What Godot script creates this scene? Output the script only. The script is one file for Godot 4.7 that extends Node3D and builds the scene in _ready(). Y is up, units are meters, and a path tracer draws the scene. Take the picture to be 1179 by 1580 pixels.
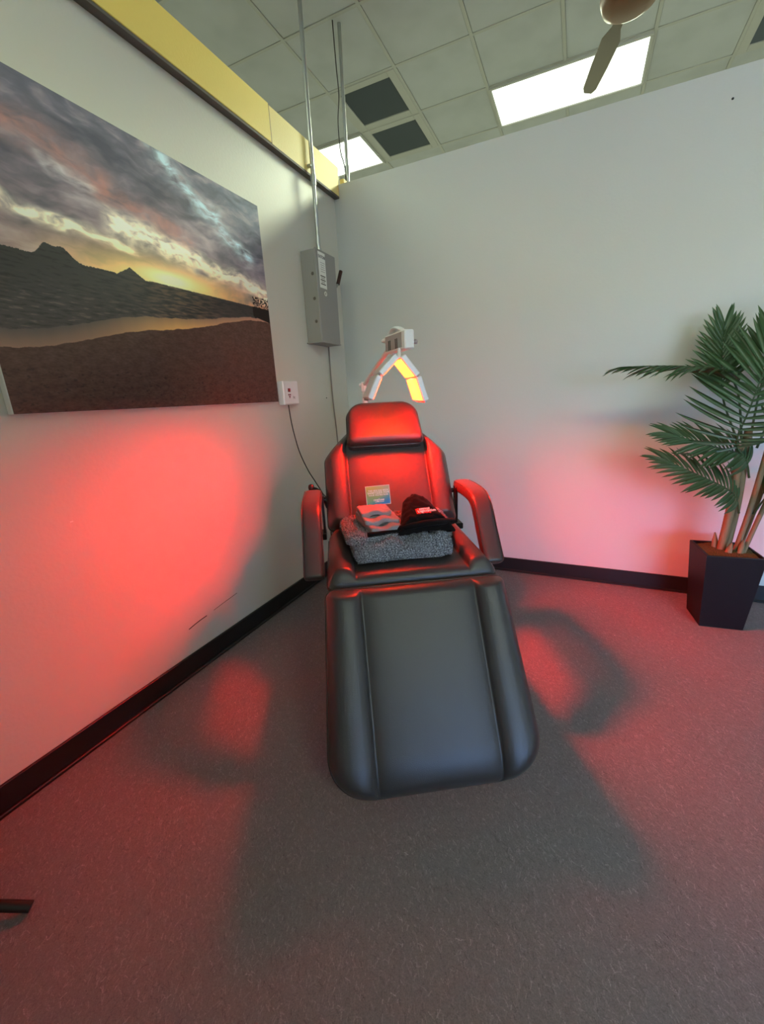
extends Node3D

const CEILING_Y := 3.85
const TILE := 0.61
var M := {}
var used := {}

# ------------------------------------------------------------------ naming
func numbered(called: String) -> String:
	var n: int = used.get(called, 0)
	used[called] = n + 1
	return called if n == 0 else "%s_%03d" % [called, n]

func tag(o: Node, label: String, category: String, group := "") -> void:
	o.set_meta("label", label)
	o.set_meta("category", category)
	if group != "":
		o.set_meta("group", group)

func thing(called: String, label: String, category: String, where := Vector3.ZERO, turn := 0.0, group := "") -> Node3D:
	var o := Node3D.new()
	o.name = numbered(called)
	add_child(o)
	o.position = where
	o.rotation.y = turn
	tag(o, label, category, group)
	return o

func part(called: String, mesh: Mesh, material: Material, parent: Node = self, at := Transform3D.IDENTITY) -> MeshInstance3D:
	var o := MeshInstance3D.new()
	o.name = numbered(called) if parent == self else called
	o.mesh = mesh
	o.transform = at
	if material:
		o.material_override = material
	parent.add_child(o, true)
	return o

func structure(called: String, mesh: Mesh, material: Material, label := "") -> MeshInstance3D:
	var o := part(called, mesh, material)
	o.set_meta("kind", "structure")
	if label != "":
		o.set_meta("label", label)
	return o

# ------------------------------------------------------------------ mesh helpers
func tool() -> SurfaceTool:
	var st := SurfaceTool.new()
	st.begin(Mesh.PRIMITIVE_TRIANGLES)
	return st

func done(st: SurfaceTool) -> ArrayMesh:
	st.generate_normals()
	return st.commit()

func smooth(st: SurfaceTool, on: bool) -> void:
	st.set_smooth_group(0 if on else -1)

func tri(st: SurfaceTool, a: Vector3, b: Vector3, c: Vector3) -> void:
	st.add_vertex(a); st.add_vertex(c); st.add_vertex(b)

func quad(st: SurfaceTool, a: Vector3, b: Vector3, c: Vector3, d: Vector3) -> void:
	tri(st, a, b, c); tri(st, a, c, d)

func add_box(st: SurfaceTool, c: Vector3, size: Vector3, bevel := 0.0, basis := Basis.IDENTITY) -> void:
	smooth(st, false)
	var h := size / 2.0
	var b := minf(bevel, minf(h.x, minf(h.y, h.z)) * 0.95)
	var axes := [Vector3(1, 0, 0), Vector3(0, 1, 0), Vector3(0, 0, 1)]
	for k in 3:
		var u: Vector3 = axes[(k + 1) % 3]
		var v: Vector3 = axes[(k + 2) % 3]
		var n: Vector3 = axes[k]
		var hu := h[(k + 1) % 3] - b
		var hv := h[(k + 2) % 3] - b
		for s in [-1.0, 1.0]:
			var o: Vector3 = n * h[k] * s
			var q := [o - u * hu - v * hv, o + u * hu - v * hv, o + u * hu + v * hv, o - u * hu + v * hv]
			if s < 0:
				q.reverse()
			quad(st, c + basis * q[0], c + basis * q[1], c + basis * q[2], c + basis * q[3])
	if b <= 0.0:
		return
	for k in 3:
		var u: Vector3 = axes[(k + 1) % 3]
		var v: Vector3 = axes[(k + 2) % 3]
		var w: Vector3 = axes[k]
		var hw := h[k] - b
		for su in [-1.0, 1.0]:
			for sv in [-1.0, 1.0]:
				var p: Vector3 = u * su * h[(k + 1) % 3] + v * sv * (h[(k + 2) % 3] - b)
				var r: Vector3 = u * su * (h[(k + 1) % 3] - b) + v * sv * h[(k + 2) % 3]
				var q := [p - w * hw, p + w * hw, r + w * hw, r - w * hw]
				if su * sv > 0:
					q.reverse()
				quad(st, c + basis * q[0], c + basis * q[1], c + basis * q[2], c + basis * q[3])
	for sx in [-1.0, 1.0]:
		for sy in [-1.0, 1.0]:
			for sz in [-1.0, 1.0]:
				var p := Vector3(sx * h.x, sy * (h.y - b), sz * (h.z - b))
				var q := Vector3(sx * (h.x - b), sy * h.y, sz * (h.z - b))
				var r := Vector3(sx * (h.x - b), sy * (h.y - b), sz * h.z)
				if sx * sy * sz > 0:
					tri(st, c + basis * p, c + basis * q, c + basis * r)
				else:
					tri(st, c + basis * p, c + basis * r, c + basis * q)

func box(c: Vector3, size: Vector3, bevel := 0.0, basis := Basis.IDENTITY) -> ArrayMesh:
	var st := tool()
	add_box(st, c, size, bevel, basis)
	return done(st)

func add_tube(st: SurfaceTool, pts: Array, r, sides := 10, closed := false) -> void:
	var n := pts.size()
	var rings := []
	var normal := Vector3.ZERO
	for i in n:
		var t: Vector3
		if closed:
			t = (pts[(i + 1) % n] - pts[(i - 1 + n) % n]).normalized()
		else:
			t = (pts[mini(i + 1, n - 1)] - pts[maxi(i - 1, 0)]).normalized()
		if i == 0:
			normal = t.cross(Vector3.UP if absf(t.y) < 0.9 else Vector3.RIGHT).normalized()
		normal = (normal - t * normal.dot(t)).normalized()
		var bi := t.cross(normal)
		var rad: float = r[i] if r is Array else r
		var ring := []
		for k in sides:
			var a := TAU * k / sides
			ring.append(pts[i] + (normal * cos(a) + bi * sin(a)) * rad)
		rings.append(ring)
	smooth(st, true)
	for i in (n if closed else n - 1):
		var A: Array = rings[i]
		var B: Array = rings[(i + 1) % n]
		for k in sides:
			var l := (k + 1) % sides
			quad(st, A[k], A[l], B[l], B[k])
	if not closed:
		smooth(st, false)
		for k in range(1, sides - 1):
			tri(st, rings[0][0], rings[0][k + 1], rings[0][k])
			tri(st, rings[n - 1][0], rings[n - 1][k], rings[n - 1][k + 1])

func tube(pts: Array, r, sides := 10, closed := false) -> ArrayMesh:
	var st := tool()
	add_tube(st, pts, r, sides, closed)
	return done(st)

func add_lathe(st: SurfaceTool, profile: Array, sides := 24, at := Transform3D.IDENTITY) -> void:
	# profile runs upwards: Vector2(radius, height)
	smooth(st, true)
	for i in profile.size() - 1:
		for k in sides:
			var a := TAU * k / sides
			var b := TAU * (k + 1) / sides
			var p: Vector2 = profile[i]
			var q: Vector2 = profile[i + 1]
			quad(st, at * Vector3(p.x * cos(b), p.y, p.x * sin(b)), at * Vector3(p.x * cos(a), p.y, p.x * sin(a)), at * Vector3(q.x * cos(a), q.y, q.x * sin(a)), at * Vector3(q.x * cos(b), q.y, q.x * sin(b)))

func lathe(profile: Array, sides := 24, at := Transform3D.IDENTITY) -> ArrayMesh:
	var st := tool()
	add_lathe(st, profile, sides, at)
	return done(st)

func curve(pts: Array, steps := 8) -> Array:
	# Catmull-Rom through the points
	var out := []
	for i in pts.size() - 1:
		var a: Vector3 = pts[maxi(i - 1, 0)]
		var b: Vector3 = pts[i]
		var c: Vector3 = pts[i + 1]
		var d: Vector3 = pts[mini(i + 2, pts.size() - 1)]
		for k in steps:
			out.append(b.cubic_interpolate(c, a, d, float(k) / steps))
	out.append(pts[-1])
	return out

# An upholstered pad: x across, z along (0..len), y up from its back plate.
# o: hw (Callable of z), len, thick (at z=0), thick_end, round, groove (x of the crease, 0 for none), hump, bulge, wave (Callable x,z -> y)
func cushion(o: Dictionary) -> Array:
	var hw: Callable = o.hw
	var length: float = o.len
	var re: float = o.round
	var gx: float = o.get("groove", 0.0)
	var hump: float = o.get("hump", 0.0)
	var bulge: float = o.get("bulge", 0.0)
	var t0: float = o.thick
	var t1: float = o.get("thick_end", t0)
	var rows: int = o.get("rows", 44)
	var wave = o.get("wave")
	var zs := []
	for i in rows + 1:
		var t := float(i) / rows
		zs.append(length * (0.7 * (0.5 - 0.5 * cos(PI * t)) + 0.3 * t))
	var outline: Array[Vector2] = []
	for z in zs:
		outline.append(Vector2(hw.call(z), z))
	var left := []
	for p in outline:
		left.append(Vector2(-p.x, p.y))
	left.reverse()
	for p in left:
		outline.append(p)
	var grid := []
	for z in zs:
		var w: float = hw.call(z)
		var g := minf(gx, w * 0.75)
		var xs := []
		if gx > 0.0:
			for k in 13:
				xs.append(-w + (w - g) * (0.5 - 0.5 * cos(PI * k / 12.0)))
			for k in range(1, 12):
				xs.append(-g + 2.0 * g * (0.5 - 0.5 * cos(PI * k / 12.0)))
			for k in 13:
				xs.append(g + (w - g) * (0.5 - 0.5 * cos(PI * k / 12.0)))
		else:
			for k in 29:
				xs.append(-w * cos(PI * k / 28.0))
		var row := []
		for x in xs:
			var d := 1e9
			var p := Vector2(x, z)
			for k in outline.size():
				var a := outline[k]
				var b := outline[(k + 1) % outline.size()]
				d = minf(d, p.distance_squared_to(Geometry2D.get_closest_point_to_segment(p, a, b)))
			d = sqrt(d)
			var y := lerpf(t0, t1, z / length)
			var f := clampf(d / 0.045, 0.0, 1.0)
			f = f * f * (3 - 2 * f)
			if gx > 0.0:
				if absf(x) > g:
					var t := (absf(x) - g) / maxf(w - g, 1e-5)
					y += hump * sqrt(maxf(0.0, 1.0 - pow(2.0 * t - 1.0, 2.0))) * f
				else:
					y += bulge * (1.0 - pow(x / maxf(g, 1e-5), 4.0)) * f
				y -= 0.004 * exp(-pow((absf(x) - g) / 0.007, 2.0)) * f
			else:
				y += bulge * f
			var tail: float = o.get("tail", 0.0)
			if tail > 0.0 and z > length - tail:
				y -= 0.034 * pow((z - (length - tail)) / tail, 2.0)
			if d < re:
				y += sqrt(maxf(0.0, re * re - (re - d) * (re - d))) - re
			if wave != null:
				y += wave.call(x, z)
			row.append(Vector3(x, y, z))
		grid.append(row)
	var st := tool()
	smooth(st, true)
	var cols: int = grid[0].size()
	for i in rows:
		for k in cols - 1:
			quad(st, grid[i][k], grid[i + 1][k], grid[i + 1][k + 1], grid[i][k + 1])
	var loop := []
	for i in rows + 1:
		loop.append(grid[i][cols - 1])
	for k in range(cols - 2, -1, -1):
		loop.append(grid[rows][k])
	for i in range(rows - 1, -1, -1):
		loop.append(grid[i][0])
	for k in range(1, cols - 1):
		loop.append(grid[0][k])
	for k in loop.size():
		var a: Vector3 = loop[k]
		var b: Vector3 = loop[(k + 1) % loop.size()]
		var low_a := Vector3(a.x, o.get("floor_y", 0.0) if wave == null else a.y - (t0 - re), a.z)
		var low_b := Vector3(b.x, o.get("floor_y", 0.0) if wave == null else b.y - (t0 - re), b.z)
		quad(st, a, b, low_b, low_a)
	smooth(st, false)
	for i in rows:
		var drop := 0.0
		var p := [grid[i][0], grid[i][cols - 1], grid[i + 1][cols - 1], grid[i + 1][0]]
		for k in 4:
			p[k] = Vector3(p[k].x, 0.0 if wave == null else p[k].y - (t0 - re), p[k].z)
		quad(st, p[0], p[1], p[2], p[3])
	return [done(st), loop]

func offset_loop(loop: Array, out: float, dy: float) -> Array:
	var r := []
	var n := loop.size()
	for k in n:
		var a: Vector3 = loop[(k - 1 + n) % n]
		var b: Vector3 = loop[(k + 1) % n]
		var t := (b - a)
		var nrm := Vector3(t.z, 0, -t.x).normalized()
		r.append(loop[k] - nrm * out * -1.0 + Vector3(0, dy, 0))
	return r

func rounded_hw(w0: float, w1: float, length: float, r0: float, r1: float) -> Callable:
	return func(z: float) -> float:
		var w := lerpf(w0, w1, z / length)
		if r1 > 0.0 and z > length - r1:
			var t := (z - (length - r1))
			w -= r1 - sqrt(maxf(0.0, r1 * r1 - t * t))
		if r0 > 0.0 and z < r0:
			var t := r0 - z
			w -= r0 - sqrt(maxf(0.0, r0 * r0 - t * t))
		return w

func text_mesh(words: String, height: float, bold := true, depth := 0.0006, font_name := "Droid Sans") -> TextMesh:
	var f := SystemFont.new()
	f.font_names = PackedStringArray([font_name])
	f.font_weight = 700 if bold else 400
	var t := TextMesh.new()
	t.text = words
	t.font = f
	t.font_size = 32
	t.pixel_size = height / 32.0 * 1.35
	t.depth = depth
	return t

# ------------------------------------------------------------------ materials
func plain(color: Color, rough := 0.6, metal := 0.0, spec := 0.5) -> StandardMaterial3D:
	var m := StandardMaterial3D.new()
	m.albedo_color = color
	m.roughness = rough
	m.metallic = metal
	m.metallic_specular = spec
	return m

func noise(freq: float, octaves := 3, seed_ := 1, kind := FastNoiseLite.TYPE_SIMPLEX_SMOOTH) -> FastNoiseLite:
	var n := FastNoiseLite.new()
	n.seed = seed_
	n.noise_type = kind
	n.frequency = freq
	n.fractal_octaves = octaves
	return n

func noise_texture(freq: float, octaves := 3, seed_ := 1, size := 512, ramp: Gradient = null) -> NoiseTexture2D:
	var t := NoiseTexture2D.new()
	t.width = size
	t.height = size
	t.seamless = true
	t.noise = noise(freq, octaves, seed_)
	if ramp:
		t.color_ramp = ramp
	return t

func gradient(stops: Array) -> Gradient:
	var g := Gradient.new()
	var offs := PackedFloat32Array()
	var cols := PackedColorArray()
	for s in stops:
		offs.append(s[0])
		cols.append(s[1])
	g.offsets = offs
	g.colors = cols
	return g

func relief(m: StandardMaterial3D, tex: Texture2D, depth: float, scale: float) -> StandardMaterial3D:
	m.heightmap_enabled = true
	m.heightmap_texture = tex
	m.heightmap_scale = depth
	m.uv1_triplanar = true
	m.uv1_scale = Vector3.ONE * scale
	return m

func carpet_texture() -> ImageTexture:
	var size := 1024
	var rng := RandomNumberGenerator.new()
	rng.seed = 77
	var value := PackedFloat32Array()
	value.resize(size * size)
	value.fill(0.5)
	# short fibres, each a few pixels long, lying mostly one way
	for i in 70000:
		var x := rng.randi() % size
		var y := rng.randi() % size
		var v := rng.randfn(0.02, 0.15)
		if v < 0.0:
			v *= 0.6
		var a := rng.randfn(0.9, 0.5)
		var dx := cos(a)
		var dy := sin(a)
		var n := rng.randi_range(4, 10)
		for k in n:
			var px := int(x + dx * k) & (size - 1)
			var py := int(y + dy * k) & (size - 1)
			value[py * size + px] = lerpf(value[py * size + px], 0.5 + v, 0.7)
	var data := PackedByteArray()
	data.resize(size * size * 3)
	for i in size * size:
		var v := clampf(value[i] + rng.randfn(0.0, 0.04), 0.0, 1.0)
		data[i * 3] = int(clampf(255.0 * (0.22 + 0.50 * v), 0, 255))
		data[i * 3 + 1] = int(clampf(255.0 * (0.215 + 0.49 * v), 0, 255))
		data[i * 3 + 2] = int(clampf(255.0 * (0.215 + 0.49 * v), 0, 255))
	var img := Image.create_from_data(size, size, false, Image.FORMAT_RGB8, data)
	img.generate_mipmaps()
	return ImageTexture.create_from_image(img)

func speckle_texture(dark: float, light: float, seed_: int) -> ImageTexture:
	var size := 256
	var rng := RandomNumberGenerator.new()
	rng.seed = seed_
	var n := noise(0.13, 2, seed_)
	var data := PackedByteArray()
	data.resize(size * size * 3)
	for y in size:
		for x in size:
			var v := clampf(0.5 + 0.95 * n.get_noise_2d(x, y) + rng.randfn(0.0, 0.14), 0.0, 1.0)
			var c := lerpf(dark, light, v)
			var i := (y * size + x) * 3
			data[i] = int(255.0 * c)
			data[i + 1] = int(255.0 * c)
			data[i + 2] = int(255.0 * clampf(c * 1.02, 0, 1))
	return ImageTexture.create_from_image(Image.create_from_data(size, size, false, Image.FORMAT_RGB8, data))

func streak(s: float, t: float, pts: Array, width: float) -> float:
	var d := 1e9
	var p := Vector2(s * 1.32, t)
	for k in pts.size() - 1:
		var a: Vector2 = pts[k] * Vector2(1.32, 1)
		var b: Vector2 = pts[k + 1] * Vector2(1.32, 1)
		d = minf(d, p.distance_to(Geometry2D.get_closest_point_to_segment(p, a, b)))
	return exp(-d * d / (width * width))

# The print on the canvas: a beach at sunset, clouds above, wet sand below.
func sunset_print() -> ImageTexture:
	var w := 880
	var h := 668
	var n1 := noise(1.0, 5, 5)
	var n2 := noise(1.0, 4, 12)
	var n3 := noise(1.0, 3, 31)
	var data := PackedByteArray()
	data.resize(w * h * 3)
	var teal := [Vector2(0.53, -0.02), Vector2(0.60, 0.06), Vector2(0.67, 0.12), Vector2(0.76, 0.15), Vector2(0.80, 0.22), Vector2(0.90, 0.27)]
	var white_a := [Vector2(0.0, 0.345), Vector2(0.12, 0.375), Vector2(0.24, 0.40), Vector2(0.40, 0.405)]
	var white_b := [Vector2(0.36, 0.335), Vector2(0.50, 0.345), Vector2(0.62, 0.375), Vector2(0.80, 0.395), Vector2(1.0, 0.435)]
	var pink_a := [Vector2(0.05, 0.14), Vector2(0.22, 0.165), Vector2(0.34, 0.21)]
	var pink_b := [Vector2(0.34, 0.24), Vector2(0.48, 0.27), Vector2(0.62, 0.31)]
	var white_c := [Vector2(0.20, 0.22), Vector2(0.31, 0.24)]
	for y in h:
		var t := float(y) / (h - 1)
		for x in w:
			var s := float(x) / (w - 1)
			var c: Color
			var warp := n2.get_noise_2d(s * 4.0, t * 7.0) * 0.035
			var ss := s + n1.get_noise_2d(s * 6.0 + 9.0, t * 9.0) * 0.02
			var tt := t + warp
			var land := t > 0.505
			var ridge := 0.505
			if s > 0.10 and s < 0.26:
				ridge = 0.507 - 0.036 * exp(-pow((s - 0.158) / 0.020, 2.0)) - 0.040 * exp(-pow((s - 0.197) / 0.026, 2.0))
			elif s > 0.335 and s < 0.44:
				ridge = 0.508 - 0.034 * maxf(0.0, 1.0 - absf(s - 0.381) / 0.045)
			land = t > ridge + 0.002 * n3.get_noise_2d(s * 160.0, 3.0)
			if not land:
				var cloud := n1.get_noise_2d(s * 2.6 + tt * 1.5, tt * 7.0) * 0.6 + n2.get_noise_2d(s * 9.0, tt * 20.0) * 0.35
				var low := clampf(t / 0.5, 0.0, 1.0)
				c = Color(0.40, 0.40, 0.44).lerp(Color(0.55, 0.48, 0.49), low)
				c = c.lerp(Color(0.46, 0.52, 0.57), clampf((s - 0.55) * 1.5, 0.0, 0.6) * (1.0 - low))
				c = c.lerp(Color(0.27, 0.28, 0.32), clampf(cloud * 1.5 + 0.05, 0.0, 0.65))
				c = c.lerp(Color(0.70, 0.65, 0.66), clampf(-cloud * 1.7 - 0.05, 0.0, 0.8))
				var rough := 0.55 + 0.9 * n1.get_noise_2d(s * 14.0, tt * 26.0)
				c = c.lerp(Color(0.70, 0.50, 0.46), clampf(0.6 * (streak(ss, tt, pink_a, 0.045) + streak(ss, tt, pink_b, 0.035)) * (rough + 0.3), 0.0, 0.75))
				c = c.lerp(Color(0.78, 0.90, 0.92), clampf(1.0 * streak(ss, tt, teal, 0.042) * (rough + 0.05), 0.0, 0.9))
				c = c.lerp(Color(0.85, 0.86, 0.86), clampf(0.7 * streak(ss, tt, white_c, 0.022) * rough, 0.0, 0.8))
				var glow := exp(-(pow((s - 0.52) / 0.30, 2.0) + pow((t - 0.50) / 0.085, 2.0)))
				c = c.lerp(Color(0.90, 0.58, 0.38), clampf(exp(-pow((t - 0.50) / 0.055, 2.0)) * clampf((s - 0.12) * 2.2, 0.0, 0.8) * clampf(0.75 - cloud * 1.6, 0.0, 1.0), 0.0, 0.8))
				c = c.lerp(Color(1.0, 0.97, 0.84), clampf(1.3 * (streak(ss, tt, white_a, 0.019) + streak(ss, tt, white_b, 0.040)) * (rough + 0.22), 0.0, 0.95))
				c = c.lerp(Color(1.0, 0.84, 0.50), clampf(glow * 1.1, 0.0, 0.85))
				c = c.lerp(Color(1.0, 0.96, 0.74), clampf(1.2 * exp(-(pow((s - 0.525) / 0.085, 2.0) + pow((t - 0.482) / 0.03, 2.0))), 0.0, 1.0))
				c = c.lerp(Color(0.42, 0.38, 0.41), 0.8 * exp(-(pow((ss - 0.665) / 0.03, 2.0) + pow((tt - 0.405) / 0.012, 2.0))))
			else:
				var shore := 0.80 - 0.115 * smoothstep(0.0, 0.5, s) * 1.0 - 0.112 * smoothstep(0.42, 0.95, s)
				shore += 0.006 * n2.get_noise_2d(s * 14.0, 1.0)
				var surf := shore - 0.055 * (1.0 - 0.75 * smoothstep(0.3, 0.95, s))
				if t > shore:
					var g := n2.get_noise_2d(s * 22.0, t * 34.0) * 0.05 + n1.get_noise_2d(s * 60.0, t * 110.0) * 0.05
					c = Color(0.365, 0.27, 0.23).lerp(Color(0.35, 0.235, 0.20), smoothstep(shore, 1.0, t))
					c = Color(c.r + g, c.g + g * 0.9, c.b + g * 0.85)
					var foot := n3.get_noise_2d(s * 40.0 + 3.0, t * 60.0)
					if foot > 0.35 and t > 0.86:
						c = c.darkened(0.25 * clampf((foot - 0.35) * 5.0, 0.0, 1.0))
				elif t > surf:
					var k := (t - surf) / maxf(shore - surf, 1e-4)
					c = Color(0.40, 0.36, 0.34).lerp(Color(0.62, 0.48, 0.40), k)
					var sun := exp(-pow((s - 0.53) / 0.20, 2.0))
					c = c.lerp(Color(0.98, 0.74, 0.44), 0.85 * sun * (0.5 + 0.5 * k))
					c = c.lerp(Color(0.90, 0.68, 0.55), 0.55 * smoothstep(0.5, 0.95, s))
				else:
					var f := n1.get_noise_2d(s * 16.0, t * 80.0)
					c = Color(0.262, 0.255, 0.245).lerp(Color(0.33, 0.305, 0.295), smoothstep(0.5, 0.75, t))
					c = c.lerp(Color(0.58, 0.50, 0.44), clampf((f - 0.28) * 2.2, 0.0, 0.4) * smoothstep(0.54, 0.66, t))
					c = c.lerp(Color(0.17, 0.165, 0.16), clampf((-f - 0.1) * 1.2, 0.0, 0.4))
					c = c.lerp(Color(0.68, 0.52, 0.36), 0.40 * exp(-pow((s - 0.56) / 0.16, 2.0)) * clampf(f * 2.2 + 0.3, 0.0, 1.0))
			if not land:
				c = Color(c.r * 1.14, c.g * 1.13, c.b * 1.14)
			# palms on the far point
			if s > 0.90 and t > 0.505 and t < 0.553 + (s - 0.9) * 0.2:
				c = Color(0.12, 0.095, 0.085)
			if s > 0.905 and t > 0.45 and t <= 0.507:
				var crown := n3.get_noise_2d(s * 90.0, t * 70.0)
				if crown > 0.05 + absf(t - 0.475) * 6.0 - 0.1:
					c = Color(0.13, 0.10, 0.09)
			if absf(s - 0.912) < 0.004 and t > 0.535 and t < 0.562:
				c = Color(0.12, 0.09, 0.08)
			var i := (y * w + x) * 3
			data[i] = int(clampf(c.r, 0, 1) * 255)
			data[i + 1] = int(clampf(c.g, 0, 1) * 255)
			data[i + 2] = int(clampf(c.b, 0, 1) * 255)
	var img := Image.create_from_data(w, h, false, Image.FORMAT_RGB8, data)
	img.generate_mipmaps()
	return ImageTexture.create_from_image(img)

func card_print() -> ImageTexture:
	var w := 96
	var h := 72
	var img := Image.create_empty(w, h, false, Image.FORMAT_RGB8)
	for y in h:
		for x in w:
			var s := float(x) / w
			var t := float(y) / h
			var c := Color(0.74, 0.70, 0.30).lerp(Color(0.38, 0.66, 0.50), clampf(t * 1.1, 0, 1))
			c = c.lerp(Color(0.62, 0.70, 0.60), clampf(s - t * 0.6, 0, 0.8))
			c = c.lerp(Color(0.13, 0.50, 0.78), clampf((s * 0.9 + t * 1.5 - 1.35) * 1.4, 0, 1))
			img.set_pixel(x, y, c)
	return ImageTexture.create_from_image(img)

func make_materials() -> void:
	var fine := noise_texture(0.06, 4, 3, 512)
	var grain := noise_texture(0.11, 3, 8, 512)
	M.wall = relief(plain(Color(0.785, 0.775, 0.72), 0.42, 0.0, 0.4), fine, 0.035, 1.6)
	M.wall_back = relief(plain(Color(0.735, 0.745, 0.725), 0.5, 0.0, 0.4), fine, 0.035, 1.6)
	M.outer = plain(Color(0.82, 0.82, 0.80), 0.8)
	M.wall_core = plain(Color(0.55, 0.50, 0.42), 0.9)
	var carpet := StandardMaterial3D.new()
	carpet.albedo_texture = carpet_texture()
	carpet.albedo_color = Color(1.0, 0.99, 1.0)
	carpet.roughness = 0.95
	carpet.metallic_specular = 0.15
	carpet.uv1_triplanar = true
	carpet.uv1_world_triplanar = true
	carpet.uv1_scale = Vector3.ONE * 0.55
	carpet.heightmap_enabled = true
	carpet.heightmap_texture = carpet.albedo_texture
	carpet.heightmap_scale = 0.2
	M.carpet = carpet
	M.baseboard = plain(Color(0.085, 0.08, 0.08), 0.42)
	M.yellow = relief(plain(Color(0.93, 0.82, 0.42), 0.5), fine, 0.05, 2.0)
	M.cream = relief(plain(Color(0.90, 0.81, 0.50), 0.5), fine, 0.05, 2.0)
	M.dark_and_shade = plain(Color(0.36, 0.33, 0.30), 0.6)  # dark marks, and the painted shade under the header boards
	var tiles := plain(Color(0.68, 0.69, 0.69), 0.9)
	tiles.albedo_texture = noise_texture(0.02, 3, 21, 256, gradient([[0.0, Color(0.93, 0.93, 0.92)], [0.5, Color(0.98, 0.98, 0.975)], [1.0, Color.WHITE]]))
	tiles.uv1_triplanar = true
	tiles.uv1_world_triplanar = true
	tiles.uv1_scale = Vector3.ONE * 0.45
	M.ceiling_tile = tiles
	M.ceiling_bar = plain(Color(0.64, 0.64, 0.61), 0.6)
	M.grille = plain(Color(0.30, 0.33, 0.34), 0.6)
	M.diffuser = plain(Color(0.95, 0.97, 0.94), 0.5)
	M.diffuser.emission_enabled = true
	M.diffuser.emission = Color(0.97, 1.0, 0.95)
	M.diffuser.emission_energy_multiplier = 1.7
	M.white_metal = plain(Color(0.86, 0.87, 0.86), 0.4)
	M.galvanized = relief(plain(Color(0.70, 0.71, 0.70), 0.34, 0.85), grain, 0.03, 6.0)
	M.box_grey = relief(plain(Color(0.56, 0.55, 0.53), 0.45), fine, 0.02, 6.0)
	M.black_plastic = plain(Color(0.045, 0.045, 0.05), 0.45)
	M.dark_metal = plain(Color(0.06, 0.06, 0.065), 0.4, 0.3)
	M.chrome = plain(Color(0.75, 0.75, 0.76), 0.2, 1.0)
	M.handle_brown = plain(Color(0.22, 0.10, 0.08), 0.5)
	M.paper = plain(Color(0.90, 0.90, 0.87), 0.6)
	M.ink = plain(Color(0.12, 0.12, 0.12), 0.7)
	M.ink_pale = plain(Color(0.66, 0.65, 0.62), 0.7)
	M.ink_red = plain(Color(0.45, 0.05, 0.10), 0.4)
	M.canvas_edge = plain(Color(0.88, 0.87, 0.84), 0.8)
	var pic := plain(Color.WHITE, 0.55, 0.0, 0.35)
	pic.albedo_texture = sunset_print()
	M.picture = pic
	var leather := plain(Color(0.215, 0.210, 0.210), 0.35, 0.0, 0.5)
	leather = relief(leather, noise_texture(0.09, 2, 41, 512), 0.035, 7.0)
	M.leather = leather
	M.piping = plain(Color(0.20, 0.19, 0.185), 0.25)
	M.towel = plain(Color(0.80, 0.82, 0.84), 0.95, 0.0, 0.1)
	M.towel.albedo_texture = speckle_texture(0.30, 1.0, 5)
	relief(M.towel, M.towel.albedo_texture, 0.4, 5.0)
	M.cloth = plain(Color(0.66, 0.66, 0.67), 0.95, 0.0, 0.1)
	M.cloth.albedo_texture = speckle_texture(0.72, 0.95, 9)
	relief(M.cloth, M.cloth.albedo_texture, 0.2, 12.0)
	M.velvet = plain(Color(0.075, 0.065, 0.07), 0.85, 0.0, 0.2)
	M.velvet.rim_enabled = true
	M.velvet.rim = 0.25
	relief(M.velvet, M.towel.albedo_texture, 0.08, 16.0)
	M.logo_red = plain(Color(0.85, 0.12, 0.10), 0.6)
	M.white_thread = plain(Color(0.93, 0.93, 0.93), 0.6)
	M.card = plain(Color.WHITE, 0.5)
	M.card.albedo_texture = card_print()
	M.card_edge = plain(Color(0.92, 0.91, 0.88), 0.6)
	M.lamp_white = plain(Color(0.86, 0.86, 0.86), 0.3)
	M.lamp_grey = plain(Color(0.62, 0.60, 0.60), 0.4)
	M.led = plain(Color(0.9, 0.5, 0.4), 0.3)
	M.led.emission_enabled = true
	M.led.emission = Color(1.0, 0.27, 0.06)
	M.led.emission_energy_multiplier = 30.0
	M.planter = relief(plain(Color(0.060, 0.052, 0.056), 0.48, 0.0, 0.35), fine, 0.03, 4.0)
	M.moss = plain(Color(0.45, 0.38, 0.16), 0.95)
	M.moss.albedo_texture = noise_texture(0.05, 4, 17, 256, gradient([[0.2, Color(0.45, 0.55, 0.25)], [0.55, Color(0.95, 0.85, 0.5)], [0.9, Color(1, 0.95, 0.7)]]))
	relief(M.moss, noise_texture(0.15, 3, 19, 256), 1.0, 10.0)
	M.stem = relief(plain(Color(0.46, 0.40, 0.28), 0.7), fine, 0.1, 12.0)
	M.leaf = leaf_material(Color(0.195, 0.30, 0.185))
	M.rachis = plain(Color(0.20, 0.28, 0.15), 0.5)
	M.fan_wood = relief(plain(Color(0.42, 0.28, 0.15), 0.45), fine, 0.02, 5.0)
	M.fan_blade = plain(Color(0.42, 0.39, 0.33), 0.5)
	M.pane = plain(Color(0.9, 0.95, 1.0, 0.12), 0.02)
	M.pane.transparency = BaseMaterial3D.TRANSPARENCY_ALPHA
	M.aluminium = plain(Color(0.6, 0.6, 0.6), 0.4, 0.8)
	M.scuff = plain(Color(0.20, 0.12, 0.10), 0.8)
	M.cord = plain(Color(0.16, 0.13, 0.12), 0.6)
	M.cord_pale = plain(Color(0.50, 0.46, 0.43), 0.5)

func leaf_material(c: Color) -> StandardMaterial3D:
	var m := plain(c, 0.42, 0.0, 0.5)
	m.backlight_enabled = true
	m.backlight = Color(c.r * 0.8, c.g * 0.8, c.b * 0.5)
	m.cull_mode = BaseMaterial3D.CULL_DISABLED
	return m

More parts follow.
